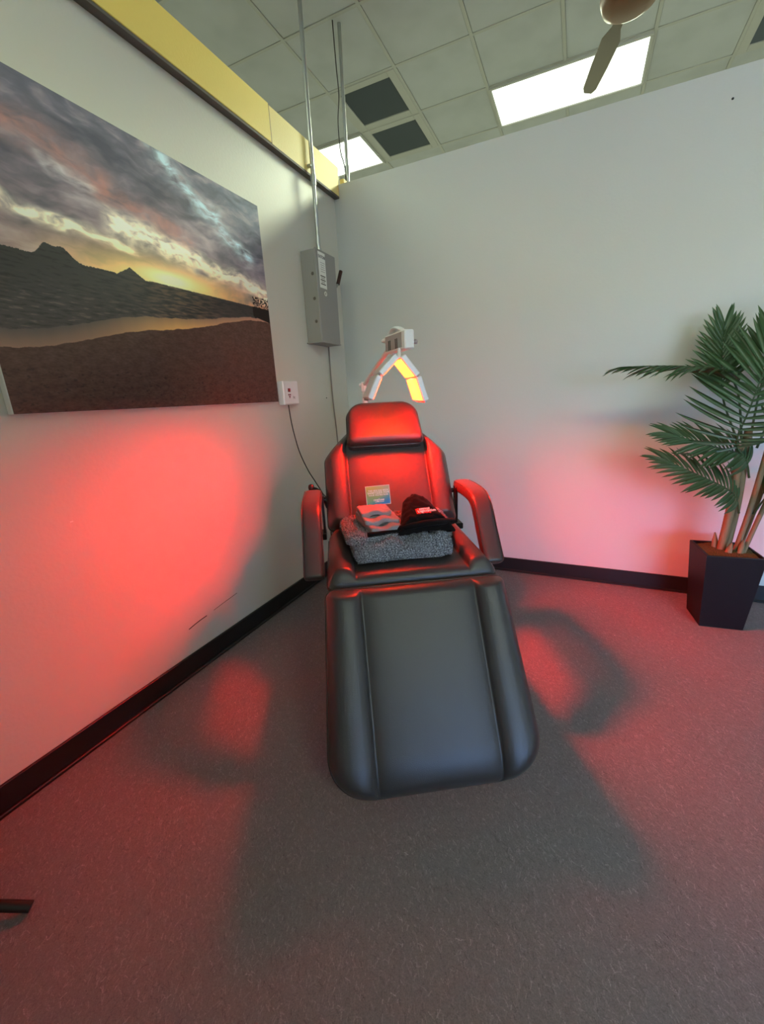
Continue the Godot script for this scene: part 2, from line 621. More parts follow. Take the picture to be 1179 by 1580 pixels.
# ------------------------------------------------------------------ scene
func _ready() -> void:
	var cam := Camera3D.new()
	cam.name = "camera"
	cam.position = Vector3(1.737, 1.35, 3.109)
	cam.rotation = Vector3(-0.27093, 0.44304, -0.0489)
	cam.fov = rad_to_deg(2.0 * atan(790.0 / 638.15))
	cam.near = 0.02
	cam.far = 100.0
	add_child(cam)
	cam.current = true
	var env := Environment.new()
	var sky := Sky.new()
	var sm := ProceduralSkyMaterial.new()
	sm.sky_top_color = Color(0.38, 0.55, 0.86)
	sm.sky_horizon_color = Color(0.62, 0.77, 0.97)
	sm.ground_bottom_color = Color(0.55, 0.56, 0.58)
	sm.ground_horizon_color = Color(0.60, 0.62, 0.65)
	sm.energy_multiplier = 32.0
	sky.sky_material = sm
	env.background_mode = Environment.BG_SKY
	env.sky = sky
	env.tonemap_mode = Environment.TONE_MAPPER_LINEAR
	env.tonemap_exposure = 1.0
	env.sdfgi_enabled = true
	env.ssao_enabled = true
	env.ssil_enabled = true
	var we := WorldEnvironment.new()
	we.name = "environment"
	we.environment = env
	add_child(we)

	make_materials()
	build_room()
	build_ceiling()
	build_chair()
	build_lamp()
	build_picture()
	build_wall_boxes()
	build_towels()
	build_palm()
	build_fan()
	build_stool()

func build_room() -> void:
	structure("floor", box(Vector3(2.25, -0.05, 1.25), Vector3(10.8, 0.1, 10.7)), M.carpet, "dark grey speckled carpet")
	var wl := structure("wall_left", box(Vector3(-0.06, 1.47, 3.2), Vector3(0.12, 2.94, 6.6)), M.wall, "off white painted partition wall with the canvas print")
	var wb := structure("wall_back", box(Vector3(3.69, 1.425, -0.06), Vector3(7.62, 2.85, 0.12)), M.wall_back, "off white painted partition wall behind the palm")
	structure("wall_right", box(Vector3(7.55, 1.925, 1.25), Vector3(0.1, 3.85, 10.7)), M.outer)
	structure("wall_far_left", box(Vector3(-3.05, 1.925, 1.25), Vector3(0.1, 3.85, 10.7)), M.outer)
	structure("wall_far_back", box(Vector3(2.25, 1.925, -4.05), Vector3(10.6, 3.85, 0.1)), M.outer)
	# shop front behind the camera: sill, header, piers around two large panes
	var front := tool()
	add_box(front, Vector3(2.25, 0.06, 6.55), Vector3(10.6, 0.12, 0.1))
	add_box(front, Vector3(2.25, 2.985, 6.55), Vector3(10.6, 1.73, 0.1))
	add_box(front, Vector3(-0.3, 1.12, 6.55), Vector3(5.4, 2.0, 0.1))
	add_box(front, Vector3(7.35, 1.12, 6.55), Vector3(0.4, 2.0, 0.1))
	structure("wall_front", done(front), M.outer)
	var wi := structure("window_1", box(Vector3(4.775, 1.12, 6.55), Vector3(4.75, 2.0, 0.006)), M.pane)
	var fr := tool()
	for x in [2.43, 3.98, 5.57, 7.12]:
		add_box(fr, Vector3(x, 1.12, 6.55), Vector3(0.05, 2.0, 0.08), 0.004)
	for y in [0.145, 2.095]:
		add_box(fr, Vector3(4.775, y, 6.55), Vector3(4.75, 0.05, 0.08), 0.004)
	part("window_frame", done(fr), M.aluminium, wi)
	structure("wall_light_block", box(Vector3(1.5, 1.575, 4.06), Vector3(3.0, 3.15, 0.12)), M.outer, "unseen partition wall added to block window and ceiling light")  # unseen wall, added and sized to keep light off the left side
	# baseboards with a slightly proud foot
	var bl := tool()
	add_box(bl, Vector3(0.006, 0.056, 3.25), Vector3(0.012, 0.112, 6.5), 0.003)
	add_box(bl, Vector3(0.012, 0.008, 3.25), Vector3(0.024, 0.016, 6.5), 0.004)
	structure("baseboard_left", done(bl), M.baseboard, "black rubber baseboard")
	var bb := tool()
	add_box(bb, Vector3(3.77, 0.054, 0.006), Vector3(7.45, 0.108, 0.012), 0.003)
	add_box(bb, Vector3(3.77, 0.008, 0.012), Vector3(7.45, 0.016, 0.024), 0.004)
	structure("baseboard_back", done(bb), M.baseboard, "black rubber baseboard")
	# painted header boards along the top of the left partition
	structure("trim_1", box(Vector3(0.022, 2.868, 3.632), Vector3(0.044, 0.185, 5.736), 0.002), M.yellow, "yellow painted header board above the canvas print")
	structure("trim_2", box(Vector3(0.020, 2.866, 0.375), Vector3(0.040, 0.185, 0.765), 0.002), M.cream, "short pale yellow header board behind the conduit")
	structure("trim_4", box(Vector3(0.021, 2.868, 0.7605), Vector3(0.0425, 0.184, 0.006)), M.fan_wood, "brown open joint between the two header boards")
	structure("shade_strip_3", box(Vector3(0.021, 2.768, 3.25), Vector3(0.040, 0.012, 6.5)), M.dark_and_shade)  # dark strip painting the shade on the underside of the header boards
	# scuffs and screw heads
	part("scuff", tube(curve([Vector3(0.0005, 0.247, 1.83), Vector3(0.0005, 0.257, 1.77), Vector3(0.0005, 0.262, 1.71)]), 0.0022, 6), M.scuff, wl)
	part("scuff", tube([Vector3(0.0, 0.268, 1.66), Vector3(0.0005, 0.279, 1.56), Vector3(0.0, 0.286, 1.48)], 0.0012, 6), M.scuff, wl)
	part("nail_hole", lathe([Vector2(0.005, 0), Vector2(0.004, 0.002), Vector2(0.0, 0.002)], 10, Transform3D(Basis(Vector3(0, 0, 1), -PI / 2), Vector3(0, 1.363, 0.329))), M.ink, wl)
	part("paint_chip", box(Vector3(0, 0.945, 2.233), Vector3(0.002, 0.004, 0.012)), M.paper, wl)
	part("nail_hole", lathe([Vector2(0.006, 0), Vector2(0.005, 0.002), Vector2(0.0, 0.002)], 10, Transform3D(Basis(Vector3(1, 0, 0), PI / 2), Vector3(2.337, 2.719, 0))), M.ink, wb)
	for p in wl.get_children():
		p.position += -Vector3.ZERO
	# wooden stub on top of the back partition
	var stub := part("wood_block", box(Vector3(0.05, 2.872, -0.06), Vector3(0.035, 0.05, 0.05), 0.003), M.cream)
	tag(stub, "small pale wood block on top of the back partition", "block")

func troffer(x: float, z: float, label: String, energy: float, group := "") -> void:
	# a 2 x 4 ft fluorescent fitting laid into the ceiling grid
	var t := thing("ceiling_light", label, "light", Vector3(x, CEILING_Y - 0.014, z), 0.0, group)
	var f := tool()
	add_box(f, Vector3(0, 0.012, 0.292), Vector3(1.206, 0.03, 0.024), 0.003)
	add_box(f, Vector3(0, 0.012, -0.292), Vector3(1.206, 0.03, 0.024), 0.003)
	add_box(f, Vector3(0.592, 0.012, 0), Vector3(0.022, 0.03, 0.56), 0.003)
	add_box(f, Vector3(-0.592, 0.012, 0), Vector3(0.022, 0.03, 0.56), 0.003)
	part("frame", done(f), M.ceiling_bar, t)
	part("diffuser", box(Vector3(0, 0.012, 0), Vector3(1.164, 0.010, 0.562), 0.002), M.diffuser, t)
	var a := AreaLight3D.new()
	a.name = "tube_light"
	a.area_size = Vector2(1.14, 0.54)
	a.light_color = Color(0.95, 1.0, 0.86)
	a.light_energy = energy
	a.area_range = 14.0
	a.area_attenuation = 2.0
	a.shadow_enabled = true
	a.rotation_degrees = Vector3(-90, 0, 0)
	a.position = Vector3(0, -0.006, 0)
	t.add_child(a)

func build_ceiling() -> void:
	var top := structure("ceiling", box(Vector3(2.25, CEILING_Y + 0.10, 1.25), Vector3(10.8, 0.1, 10.7)), M.ceiling_tile, "suspended ceiling of grey white tiles")
	var x0 := -0.38 - 4 * TILE
	var z0 := 0.53 + 9 * TILE
	var blocked := {}
	# lights: cells counted from x0 and z0 (two cells wide)
	var lights := [[2, 12], [6, 12], [10, 12], [2, 5], [4, 1], [8, 1], [11, 1]]
	for l in lights:
		blocked[Vector2i(l[0], l[1])] = true
		blocked[Vector2i(l[0] + 1, l[1])] = true
	var vents := [[4, 11], [4, 12], [9, 12]]
	for v in vents:
		blocked[Vector2i(v[0], v[1])] = true
	var tile_mesh := box(Vector3.ZERO, Vector3(0.588, 0.016, 0.588), 0.004)
	var rng := RandomNumberGenerator.new()
	rng.seed = 4
	var far := tool()
	for i in 16:
		for k in 17:
			if blocked.has(Vector2i(i, k)):
				continue
			var at := Vector3(x0 + (i + 0.5) * TILE, CEILING_Y + 0.010 + rng.randf_range(0, 0.003), z0 - (k + 0.5) * TILE)
			if i >= 2 and i <= 10 and k >= 9 and k <= 13:
				part("ceiling_tile", tile_mesh, M.ceiling_tile, top, Transform3D(Basis.IDENTITY, at))
			else:
				add_box(far, at, Vector3(0.588, 0.016, 0.588))
	var rest := part("tile_field", done(far), M.ceiling_tile, top)
	rest.set_meta("kind", "stuff")
	for i in range(1, 17):
		part("grid_bar", box(Vector3(x0 + i * TILE, CEILING_Y + 0.012, 1.25), Vector3(0.024, 0.026, 10.4)), M.ceiling_bar, top)
	for k in range(1, 16):
		part("grid_bar", box(Vector3(2.25, CEILING_Y + 0.0125, z0 - k * TILE), Vector3(10.4, 0.025, 0.024)), M.ceiling_bar, top)
	var names := [
		"bright fluorescent ceiling light beside the two dark grilles",
		"bright fluorescent ceiling light crossed by the fan blade",
		"fluorescent ceiling light over the far room by right wall",
		"fluorescent ceiling light beyond the left partition wall",
		"fluorescent ceiling light behind the added front partition",
		"fluorescent ceiling light before the middle of the shop window",
		"fluorescent ceiling light in the corner of shop window and right wall"]
	var energy := [12.0, 12.0, 12.0, 6.0, 8.5, 8.5, 8.5]
	for k in lights.size():
		troffer(x0 + (lights[k][0] + 1.0) * TILE, z0 - (lights[k][1] + 0.5) * TILE, names[k], energy[k], "fluorescent ceiling lights")
	var vent_names := ["dark grey square ceiling grille farther from the wall top", "dark grey square ceiling grille next to the bright light panel", "dark grey ceiling grille above the palm"]
	for k in vents.size():
		var v := thing("ceiling_vent", vent_names[k], "vent", Vector3(x0 + (vents[k][0] + 0.5) * TILE, CEILING_Y - 0.006, z0 - (vents[k][1] + 0.5) * TILE), 0.0, "ceiling grilles")
		var f := tool()
		for s in [-1.0, 1.0]:
			add_box(f, Vector3(s * 0.262, 0.010, 0), Vector3(0.066, 0.018, 0.59), 0.003)
			add_box(f, Vector3(0, 0.010, s * 0.262), Vector3(0.458, 0.018, 0.066), 0.003)
		part("frame", done(f), M.ceiling_bar, v)
		part("backing", box(Vector3(0, 0.022, 0), Vector3(0.46, 0.006, 0.46)), M.grille, v)
		var slat := box(Vector3.ZERO, Vector3(0.458, 0.014, 0.002), 0.0, Basis(Vector3.RIGHT, 0.7))
		for n in 22:
			part("slat", slat, M.grille, v, Transform3D(Basis.IDENTITY, Vector3(0, 0.012, -0.22 + n * 0.021)))

# ------------------------------------------------------------------ treatment chair
func pad(called: String, o: Dictionary, at: Transform3D, root: Node) -> MeshInstance3D:
	var made := cushion(o)
	var p := part(called, made[0], M.leather, root, at)
	var loop := offset_loop(made[1], 0.001, -o.get("pipe_drop", 0.004))
	part("piping", tube(loop, 0.0038, 6, true), M.piping, p)
	return p

func build_chair() -> void:
	var c := thing("treatment_chair", "black leather reclining treatment chair with armrests and lowered leg rest", "chair", Vector3(1.282, 0, 1.873), 0.55)
	# leg rest
	var ph := deg_to_rad(58.0)
	var nrm := Vector3(0, cos(ph), sin(ph))
	var down := Vector3(0, -sin(ph), cos(ph))
	var lt := 0.085
	pad("leg_rest", {"hw": rounded_hw(0.328, 0.360, 0.675, 0.03, 0.150), "len": 0.675, "thick": lt, "round": 0.045, "groove": 0.205, "hump": 0.026, "bulge": 0.006, "rows": 60, "tail": 0.13},
		Transform3D(Basis(Vector3(1, 0, 0), nrm, down), Vector3(0, 0.712, -0.042) - nrm * lt), c)
	# seat
	var sa := deg_to_rad(2.5)
	var st := 0.10
	pad("seat", {"hw": rounded_hw(0.315, 0.322, 0.50, 0.02, 0.03), "len": 0.50, "thick": st, "round": 0.034, "groove": 0.215, "hump": 0.030, "bulge": 0.004},
		Transform3D(Basis(Vector3(1, 0, 0), Vector3(0, cos(sa), sin(sa)), Vector3(0, -sin(sa), cos(sa))), Vector3(0, 0.738 - st, -0.605)), c)
	# backrest with sloping shoulders
	var ba := deg_to_rad(57.0)
	var bn := Vector3(0, cos(ba), sin(ba))
	var up := Vector3(0, sin(ba), -cos(ba))
	var bt := 0.085
	var back_hw := func(z: float) -> float:
		var w := lerpf(0.314, 0.308, z / 0.4)
		if z > 0.36:
			w = lerpf(0.3086, 0.175, pow(clampf((z - 0.36) / 0.16, 0, 1), 1.25))
		if z > 0.56:
			w -= 0.05 * pow((z - 0.56) / 0.05, 2.0)
		if z < 0.025:
			w -= 0.025 - sqrt(maxf(0.0, 0.025 * 0.025 - (0.025 - z) * (0.025 - z)))
		return w
	var bx := Basis(Vector3(-1, 0, 0), bn, up)
	var bo := Vector3(0, 0.765, -0.585)
	pad("backrest", {"hw": back_hw, "len": 0.61, "thick": bt, "round": 0.036, "groove": 0.20, "hump": 0.026, "bulge": 0.003, "rows": 56}, Transform3D(bx, bo - bn * bt), c)
	# head cushion, thick below and thin at the top
	pad("headrest", {"hw": rounded_hw(0.190, 0.180, 0.25, 0.025, 0.085), "len": 0.25, "thick": 0.085, "thick_end": 0.055, "round": 0.034, "bulge": 0.006, "pipe_drop": 0.012},
		Transform3D(bx, bo + up * 0.395 + bn * 0.002), c)
	# armrests: pads bent down at the front
	for s in [-1.0, 1.0]:
		var path := curve([Vector3(0, 0.893, -0.76), Vector3(0, 0.897, -0.66), Vector3(0, 0.895, -0.55), Vector3(0, 0.880, -0.475), Vector3(0, 0.835, -0.425), Vector3(0, 0.765, -0.375), Vector3(0, 0.680, -0.310), Vector3(0, 0.645, -0.283)], 6)
		var m := tool()
		smooth(m, true)
		var rings := []
		var total := path.size()
		for i in total:
			var t: Vector3 = (path[mini(i + 1, total - 1)] - path[maxi(i - 1, 0)]).normalized()
			var n := Vector3(1, 0, 0).cross(t).normalized()
			var e := minf(float(i), float(total - 1 - i)) / 3.0
			var k := sqrt(clampf(1.0 - pow(1.0 - minf(e, 1.0), 2.0), 0.0, 1.0)) * 0.35 + 0.65
			if e == 0.0:
				k = 0.45
			var ring := []
			for j in 28:
				var a := TAU * j / 28.0
				var cx := signf(cos(a)) * pow(absf(cos(a)), 0.55)
				var cy := signf(sin(a)) * pow(absf(sin(a)), 0.55)
				ring.append(path[i] + Vector3(s * 0.378 + cx * 0.043 * k, 0, 0) + n * cy * 0.031 * k)
			rings.append(ring)
		for i in total - 1:
			for j in 28:
				var l := (j + 1) % 28
				quad(m, rings[i][j], rings[i][l], rings[i + 1][l], rings[i + 1][j])
		smooth(m, false)
		for j in range(1, 27):
			tri(m, rings[0][0], rings[0][j + 1], rings[0][j])
			tri(m, rings[total - 1][0], rings[total - 1][j], rings[total - 1][j + 1])
		var arm := part("armrest", done(m), M.leather, c)
		var seam := tool()
		for side in [-1.0, 1.0]:
			var line := []
			for i in range(2, total - 2):
				var t: Vector3 = (path[i + 1] - path[i - 1]).normalized()
				var n := Vector3(1, 0, 0).cross(t).normalized()
				line.append(path[i] + Vector3(s * 0.378 + side * 0.0395, 0, 0) - n * 0.024)
			add_tube(seam, line, 0.0024, 6)
		part("piping", done(seam), M.piping, arm)
		var br := tool()
		add_box(br, Vector3(s * 0.335, 0.80, -0.70), Vector3(0.012, 0.20, 0.045), 0.002)
		add_box(br, Vector3(s * 0.345, 0.70, -0.70), Vector3(0.035, 0.03, 0.09), 0.003)
		add_tube(br, [Vector3(s * 0.318, 0.875, -0.72), Vector3(s * 0.385, 0.875, -0.72)], 0.012, 10)
		part("armrest_bracket", done(br), M.dark_metal, c)
	# tilting lever with its knob on the wall side
	var lv := tool()
	add_tube(lv, curve([Vector3(-0.315, 0.83, -0.73), Vector3(-0.345, 0.905, -0.77), Vector3(-0.385, 0.925, -0.785)], 5), 0.007, 8)
	add_lathe(lv, [Vector2(0, -0.02), Vector2(0.013, -0.014), Vector2(0.016, 0.0), Vector2(0.013, 0.014), Vector2(0, 0.02)], 12, Transform3D(Basis.IDENTITY, Vector3(-0.388, 0.925, -0.787)))
	part("lever", done(lv), M.black_plastic, c)
	# undercarriage
	var fr := tool()
	add_box(fr, Vector3(0, 0.61, -0.36), Vector3(0.50, 0.04, 0.46), 0.006)
	add_box(fr, Vector3(0, 0.56, -0.36), Vector3(0.30, 0.07, 0.36), 0.006)
	part("seat_frame", done(fr), M.dark_metal, c)
	var bf := tool()
	for s in [-1.0, 1.0]:
		add_box(bf, bo + up * 0.24 - bn * 0.103 + Vector3(s * 0.16, 0, 0), Vector3(0.03, 0.03, 0.50), 0.004, bx)
		add_tube(bf, [Vector3(s * 0.16, 0.62, -0.56), bo - bn * 0.10 + up * 0.06 + Vector3(s * 0.16, 0, 0)], 0.013, 8)
	part("back_frame", done(bf), M.dark_metal, c)
	var lf := tool()
	for s in [-1.0, 1.0]:
		add_tube(lf, [Vector3(s * 0.15, 0.60, -0.15), Vector3(s * 0.15, 0.63, -0.12) - nrm * 0.03, Vector3(0, 0.712, -0.042) + down * 0.45 - nrm * (lt + 0.014) + Vector3(s * 0.15, 0, 0)], 0.012, 8)
	part("leg_rest_frame", done(lf), M.dark_metal, c)
	var col := tool()
	add_box(col, Vector3(0, 0.30, -0.38), Vector3(0.22, 0.46, 0.24), 0.012)
	part("column", done(col), M.black_plastic, c)
	part("base", box(Vector3(0, 0.04, -0.36), Vector3(0.46, 0.08, 0.62), 0.02), M.black_plastic, c)

# ------------------------------------------------------------------ red light lamp
func build_lamp() -> void:
	var foot := Vector3(0.628, 0, 0.925)
	var c := thing("led_therapy_lamp", "white therapy lamp with four hinged red LED panels arched over the headrest", "lamp", foot)
	var turn := deg_to_rad(34.0)
	var axis := Vector3(sin(turn), 0, cos(turn))
	var left := Vector3(-cos(turn), 0, sin(turn))
	var apex := Vector3(1.046, 1.515, 1.400) - foot
	# stand
	part("base", lathe([Vector2(0.0, 0.0), Vector2(0.20, 0.0), Vector2(0.20, 0.03), Vector2(0.15, 0.05), Vector2(0.03, 0.07), Vector2(0.0, 0.07)], 32), M.lamp_white, c)
	part("pole", tube([Vector3(0, 0.05, 0), Vector3(0, 1.30, 0), Vector3(0, 1.40, 0)], [0.015, 0.015, 0.013], 14), M.lamp_white, c)
	var jt := tool()
	add_box(jt, Vector3(0, 1.41, 0), Vector3(0.030, 0.055, 0.035), 0.006)
	add_tube(jt, [Vector3(-0.028, 1.42, 0.0), Vector3(0.028, 1.42, 0.0)], 0.010, 10)
	part("joint", done(jt), M.lamp_white, c)
	var box_back := apex - axis * 0.185 + Vector3(0, 0.06, 0)
	part("arm", tube(curve([Vector3(0, 1.42, 0), Vector3(0, 1.42, 0).lerp(box_back, 0.5), box_back], 4), 0.011, 10), M.lamp_white, c)
	# control head
	var head_turn := turn + deg_to_rad(14.0)
	var hb := Basis(Vector3.UP, head_turn)
	var head_at := apex - axis * 0.085 + Vector3(0, 0.060, 0) - left * 0.014
	var head := part("control_head", box(Vector3.ZERO, Vector3(0.044, 0.076, 0.205), 0.005), M.lamp_white, c, Transform3D(hb, head_at))
	part("side_panel", box(Vector3(-0.0228, 0.002, -0.01), Vector3(0.002, 0.060, 0.165), 0.0005), M.lamp_grey, head)
	for z in [-0.055, -0.040, 0.015, 0.030]:
		part("vent_slot", box(Vector3(-0.0242, -0.008, z), Vector3(0.002, 0.040, 0.006), 0.0005), M.ink, head)
	var grip := tool()
	smooth(grip, true)
	var ribs := []
	for k in 15:
		var t := k / 14.0
		var arc := sin(PI * clampf(0.06 + t * 0.9, 0, 1))
		var wide := 0.019 * (0.45 + 0.55 * arc)
		var ring := []
		for a in 12:
			var ang := TAU * a / 12.0
			ring.append(Vector3(wide * cos(ang), 0.030 + 0.030 * arc + 0.007 * sin(ang), lerpf(-0.095, 0.055, t)))
		ribs.append(ring)
	for k in 14:
		for a in 12:
			quad(grip, ribs[k][a], ribs[k][(a + 1) % 12], ribs[k + 1][(a + 1) % 12], ribs[k + 1][a])
	for a in range(1, 11):
		tri(grip, ribs[0][0], ribs[0][a + 1], ribs[0][a])
		tri(grip, ribs[14][0], ribs[14][a], ribs[14][a + 1])
	part("handle", done(grip), M.lamp_white, head)
	part("bracket", box(Vector3(-0.008, 0.022, -0.118), Vector3(0.03, 0.016, 0.045), 0.004), M.lamp_white, head)
	part("knob", lathe([Vector2(0, 0), Vector2(0.005, 0), Vector2(0.005, 0.016), Vector2(0.010, 0.018), Vector2(0.010, 0.028), Vector2(0, 0.030)], 12, Transform3D(Basis(Vector3(0, 0, 1), -PI / 2), Vector3(0.022, -0.006, 0.07))), M.lamp_grey, head)
	part("neck", tube([apex + Vector3(0, -0.012, 0) - axis * 0.02, apex + Vector3(0, 0.03, 0) - axis * 0.02], 0.0075, 10), M.lamp_white, c)
	part("neck", tube([apex + Vector3(0, -0.012, 0) - axis * 0.16, apex + Vector3(0, 0.03, 0) - axis * 0.16], 0.0075, 10), M.lamp_white, c)
	# four panels, two on each side
	# the arch leans towards the head cushion and hangs a little lower on its right
	var lean := Basis(left, -deg_to_rad(1.0))
	var arch_axis := lean * axis
	for s in [-1.0, 1.0]:
		var out: Vector3 = lean * (left * cos(0.07) + Vector3.UP * sin(0.07)) * s
		var sunk: Vector3 = lean * (left * sin(0.07) - Vector3.UP * cos(0.07))
		var joints := [out * 0.009, out * 0.083 + sunk * 0.080, out * 0.124 + sunk * 0.184]
		for k in 2:
			var a: Vector3 = joints[k]
			var b: Vector3 = joints[k + 1]
			var along := (b - a).normalized()
			var inward := along.cross(arch_axis).normalized()
			if inward.dot(out) > 0:
				inward = -inward
			var centre := apex + (a + b) / 2.0 - arch_axis * 0.098
			var length := a.distance_to(b) - 0.006
			var bs := Basis(arch_axis.cross(along).normalized(), along, arch_axis)
			# basis x is the thickness direction
			var p := part("led_panel", box(Vector3.ZERO, Vector3(0.026, length, 0.196), 0.004), M.lamp_white, c, Transform3D(bs, centre))
			var side := 1.0 if bs.x.dot(inward) > 0 else -1.0
			part("glowing_face", box(Vector3(side * 0.0132, 0, 0), Vector3(0.002, length - 0.014, 0.182), 0.0008), M.led, p)
			part("hinge", tube([Vector3(0, length / 2 + 0.004, -0.08), Vector3(0, length / 2 + 0.004, 0.08)], 0.005, 8), M.lamp_grey, p)
			var l := SpotLight3D.new()
			l.name = "led_light"
			l.light_color = Color(1.0, 0.06, 0.03)
			l.light_energy = 8.6 if s > 0 else 4.4
			l.light_size = 0.05
			l.spot_angle = 55.0 if k == 0 else 37.0
			l.spot_angle_attenuation = 1.0
			l.spot_range = 12.0
			l.spot_attenuation = 2.0
			l.shadow_enabled = true
			c.add_child(l, true)
			l.position = centre + inward * 0.02
			l.basis = Basis.looking_at(inward, arch_axis)

# ------------------------------------------------------------------ canvas
func build_picture() -> void:
	var y0 := 1.350
	var y1 := 2.407
	var zl := 2.339
	var zr := 0.947
	var c := thing("canvas_print", "large frameless canvas print of a beach at sunset on left wall", "picture", Vector3(0.002, y0, (zl + zr) / 2))
	var w := zl - zr
	var h := y1 - y0
	part("canvas_body", box(Vector3(0.0165, h / 2, 0), Vector3(0.033, h, w), 0.003), M.canvas_edge, c)
	var st := tool()
	smooth(st, false)
	var a := Vector3(0.0345, 0.002, w / 2 - 0.002)
	var b := Vector3(0.0345, 0.002, -w / 2 + 0.002)
	var d := Vector3(0.0345, h - 0.002, -w / 2 + 0.002)
	var e := Vector3(0.0345, h - 0.002, w / 2 - 0.002)
	var pts := [a, d, b, a, e, d]
	var uvs := [Vector2(0, 1), Vector2(1, 0), Vector2(1, 1), Vector2(0, 1), Vector2(0, 0), Vector2(1, 0)]
	for k in 6:
		st.set_uv(uvs[k])
		st.add_vertex(pts[k])
	part("print", done(st), M.picture, c)

# ------------------------------------------------------------------ electrical box, timer, conduits
func build_wall_boxes() -> void:
	var c := thing("electrical_box", "tall grey metal electrical switch box with white label below conduit", "electrical box", Vector3(0, 1.735, 0.395))
	part("body", box(Vector3(0.056, 0.282, 0), Vector3(0.112, 0.564, 0.240), 0.004), M.box_grey, c)
	part("cover", box(Vector3(0.116, 0.282, 0.0), Vector3(0.012, 0.572, 0.250), 0.004), M.box_grey, c)
	part("lip", box(Vector3(0.06, -0.003, 0.0), Vector3(0.125, 0.006, 0.262), 0.001), M.box_grey, c)
	for y in [0.13, 0.27, 0.42]:
		part("knockout", lathe([Vector2(0.011, 0), Vector2(0.010, 0.002), Vector2(0.0, 0.002)], 14, Transform3D(Basis(Vector3(1, 0, 0), PI / 2), Vector3(0.085, y, 0.120))), M.dark_and_shade, c)
	var lab := part("label", box(Vector3(0.1228, 0.445, 0.055), Vector3(0.0012, 0.215, 0.085), 0.0004), M.paper, c)
	var face := Basis(Vector3(0, 1, 0), PI / 2)
	part("lettering", text_mesh("EATON", 0.019), M.ink, lab, Transform3D(face, Vector3(0.1236, 0.525, 0.055)))
	for k in 5:
		part("print_line", box(Vector3(0.1236, 0.490 - k * 0.013, 0.050), Vector3(0.0006, 0.004, 0.056 - 0.006 * (k % 3))), M.ink_pale, lab)
	for k in 5:
		part("print_line", box(Vector3(0.1236, 0.410 - k * 0.012, 0.055), Vector3(0.0006, 0.007, 0.060 - 0.012 * (k % 2))), M.ink_pale if k % 2 else M.dark_and_shade, lab)
	var ring := tool()
	var loop := []
	for k in 20:
		loop.append(Vector3(0.1228, 0.308 + 0.012 * sin(TAU * k / 20.0), 0.035 + 0.012 * cos(TAU * k / 20.0)))
	add_tube(ring, loop, 0.0028, 6, true)
	part("lock_ring", done(ring), M.paper, c)
	var hd := part("handle", tube(curve([Vector3(0.080, 0.375, -0.118), Vector3(0.082, 0.385, -0.165), Vector3(0.084, 0.425, -0.215)], 5), 0.009, 10), M.chrome, c)
	part("grip", tube([Vector3(0.084, 0.420, -0.210), Vector3(0.086, 0.515, -0.262)], 0.0135, 12), M.handle_brown, hd)
	part("hinge_plate", box(Vector3(0.06, 0.33, -0.123), Vector3(0.03, 0.12, 0.006), 0.001), M.box_grey, c)

	var p1 := thing("conduit", "galvanized conduit pipe rising from grey electrical box", "pipe", Vector3(0.068, 2.299, 0.385), 0.0)
	part("pipe", tube([Vector3(0, 0, 0), Vector3(0, 0.75, 0), Vector3(0, CEILING_Y - 2.299, 0)], 0.0135, 16), M.galvanized, p1)
	part("coupling", tube([Vector3(0, 0.40, 0), Vector3(0, 0.46, 0)], 0.0175, 16), M.galvanized, p1)
	part("coupling", tube([Vector3(0, 0, 0), Vector3(0, 0.035, 0)], 0.0185, 16), M.galvanized, p1)
	part("strap", box(Vector3(-0.012, 0.505, 0.014), Vector3(0.03, 0.016, 0.022), 0.003), M.galvanized, p1)
	var p2 := thing("conduit", "thin conduit pipe dropping behind the top of back partition", "pipe", Vector3(0.046, 2.60, -0.145), 0.0)
	part("pipe", tube([Vector3(0, 0, 0), Vector3(0, CEILING_Y - 2.60, 0)], 0.0125, 16), M.galvanized, p2)
	part("coupling", tube([Vector3(0, 0.36, 0), Vector3(0, 0.42, 0)], 0.0165, 16), M.galvanized, p2)
	var w := part("ceiling_cable", tube(curve([Vector3(0.020, CEILING_Y, -0.10), Vector3(0.018, 3.6, -0.12), Vector3(0.020, 3.45, -0.13), Vector3(-0.005, 3.3, -0.14), Vector3(0.0, 3.12, -0.14), Vector3(0.03, 2.98, -0.14), Vector3(0.03, 2.6, -0.14)], 8), 0.004, 8), M.cord)
	tag(w, "thin black cable hanging beside the thin conduit", "cable")

	var t := thing("timer_box", "small white wall timer with red display at the canvas corner", "timer", Vector3(0, 1.328, 0.825))
	part("housing", box(Vector3(0.024, 0.075, 0), Vector3(0.048, 0.148, 0.158), 0.006), M.white_metal, t)
	part("display", box(Vector3(0.0485, 0.092, 0.022), Vector3(0.002, 0.022, 0.026), 0.0005), M.ink_red, t)
	part("lettering", text_mesh("0", 0.013), M.logo_red, t, Transform3D(face, Vector3(0.0498, 0.092, 0.017)))
	for z in [0.030, 0.014]:
		part("button", lathe([Vector2(0.0055, 0), Vector2(0.0045, 0.002), Vector2(0, 0.002)], 12, Transform3D(Basis(Vector3(0, 0, 1), -PI / 2), Vector3(0.048, 0.064, z))), M.ink_red, t)
	var ar := tool()
	smooth(ar, false)
	tri(ar, Vector3(0.0495, 0.056, 0.030), Vector3(0.0495, 0.040, 0.022), Vector3(0.0495, 0.056, 0.014))
	tri(ar, Vector3(0.048, 0.056, 0.030), Vector3(0.048, 0.056, 0.014), Vector3(0.048, 0.040, 0.022))
	quad(ar, Vector3(0.048, 0.056, 0.030), Vector3(0.0495, 0.056, 0.030), Vector3(0.0495, 0.056, 0.014), Vector3(0.048, 0.056, 0.014))
	part("arrow_mark", done(ar), M.ink_red, t)
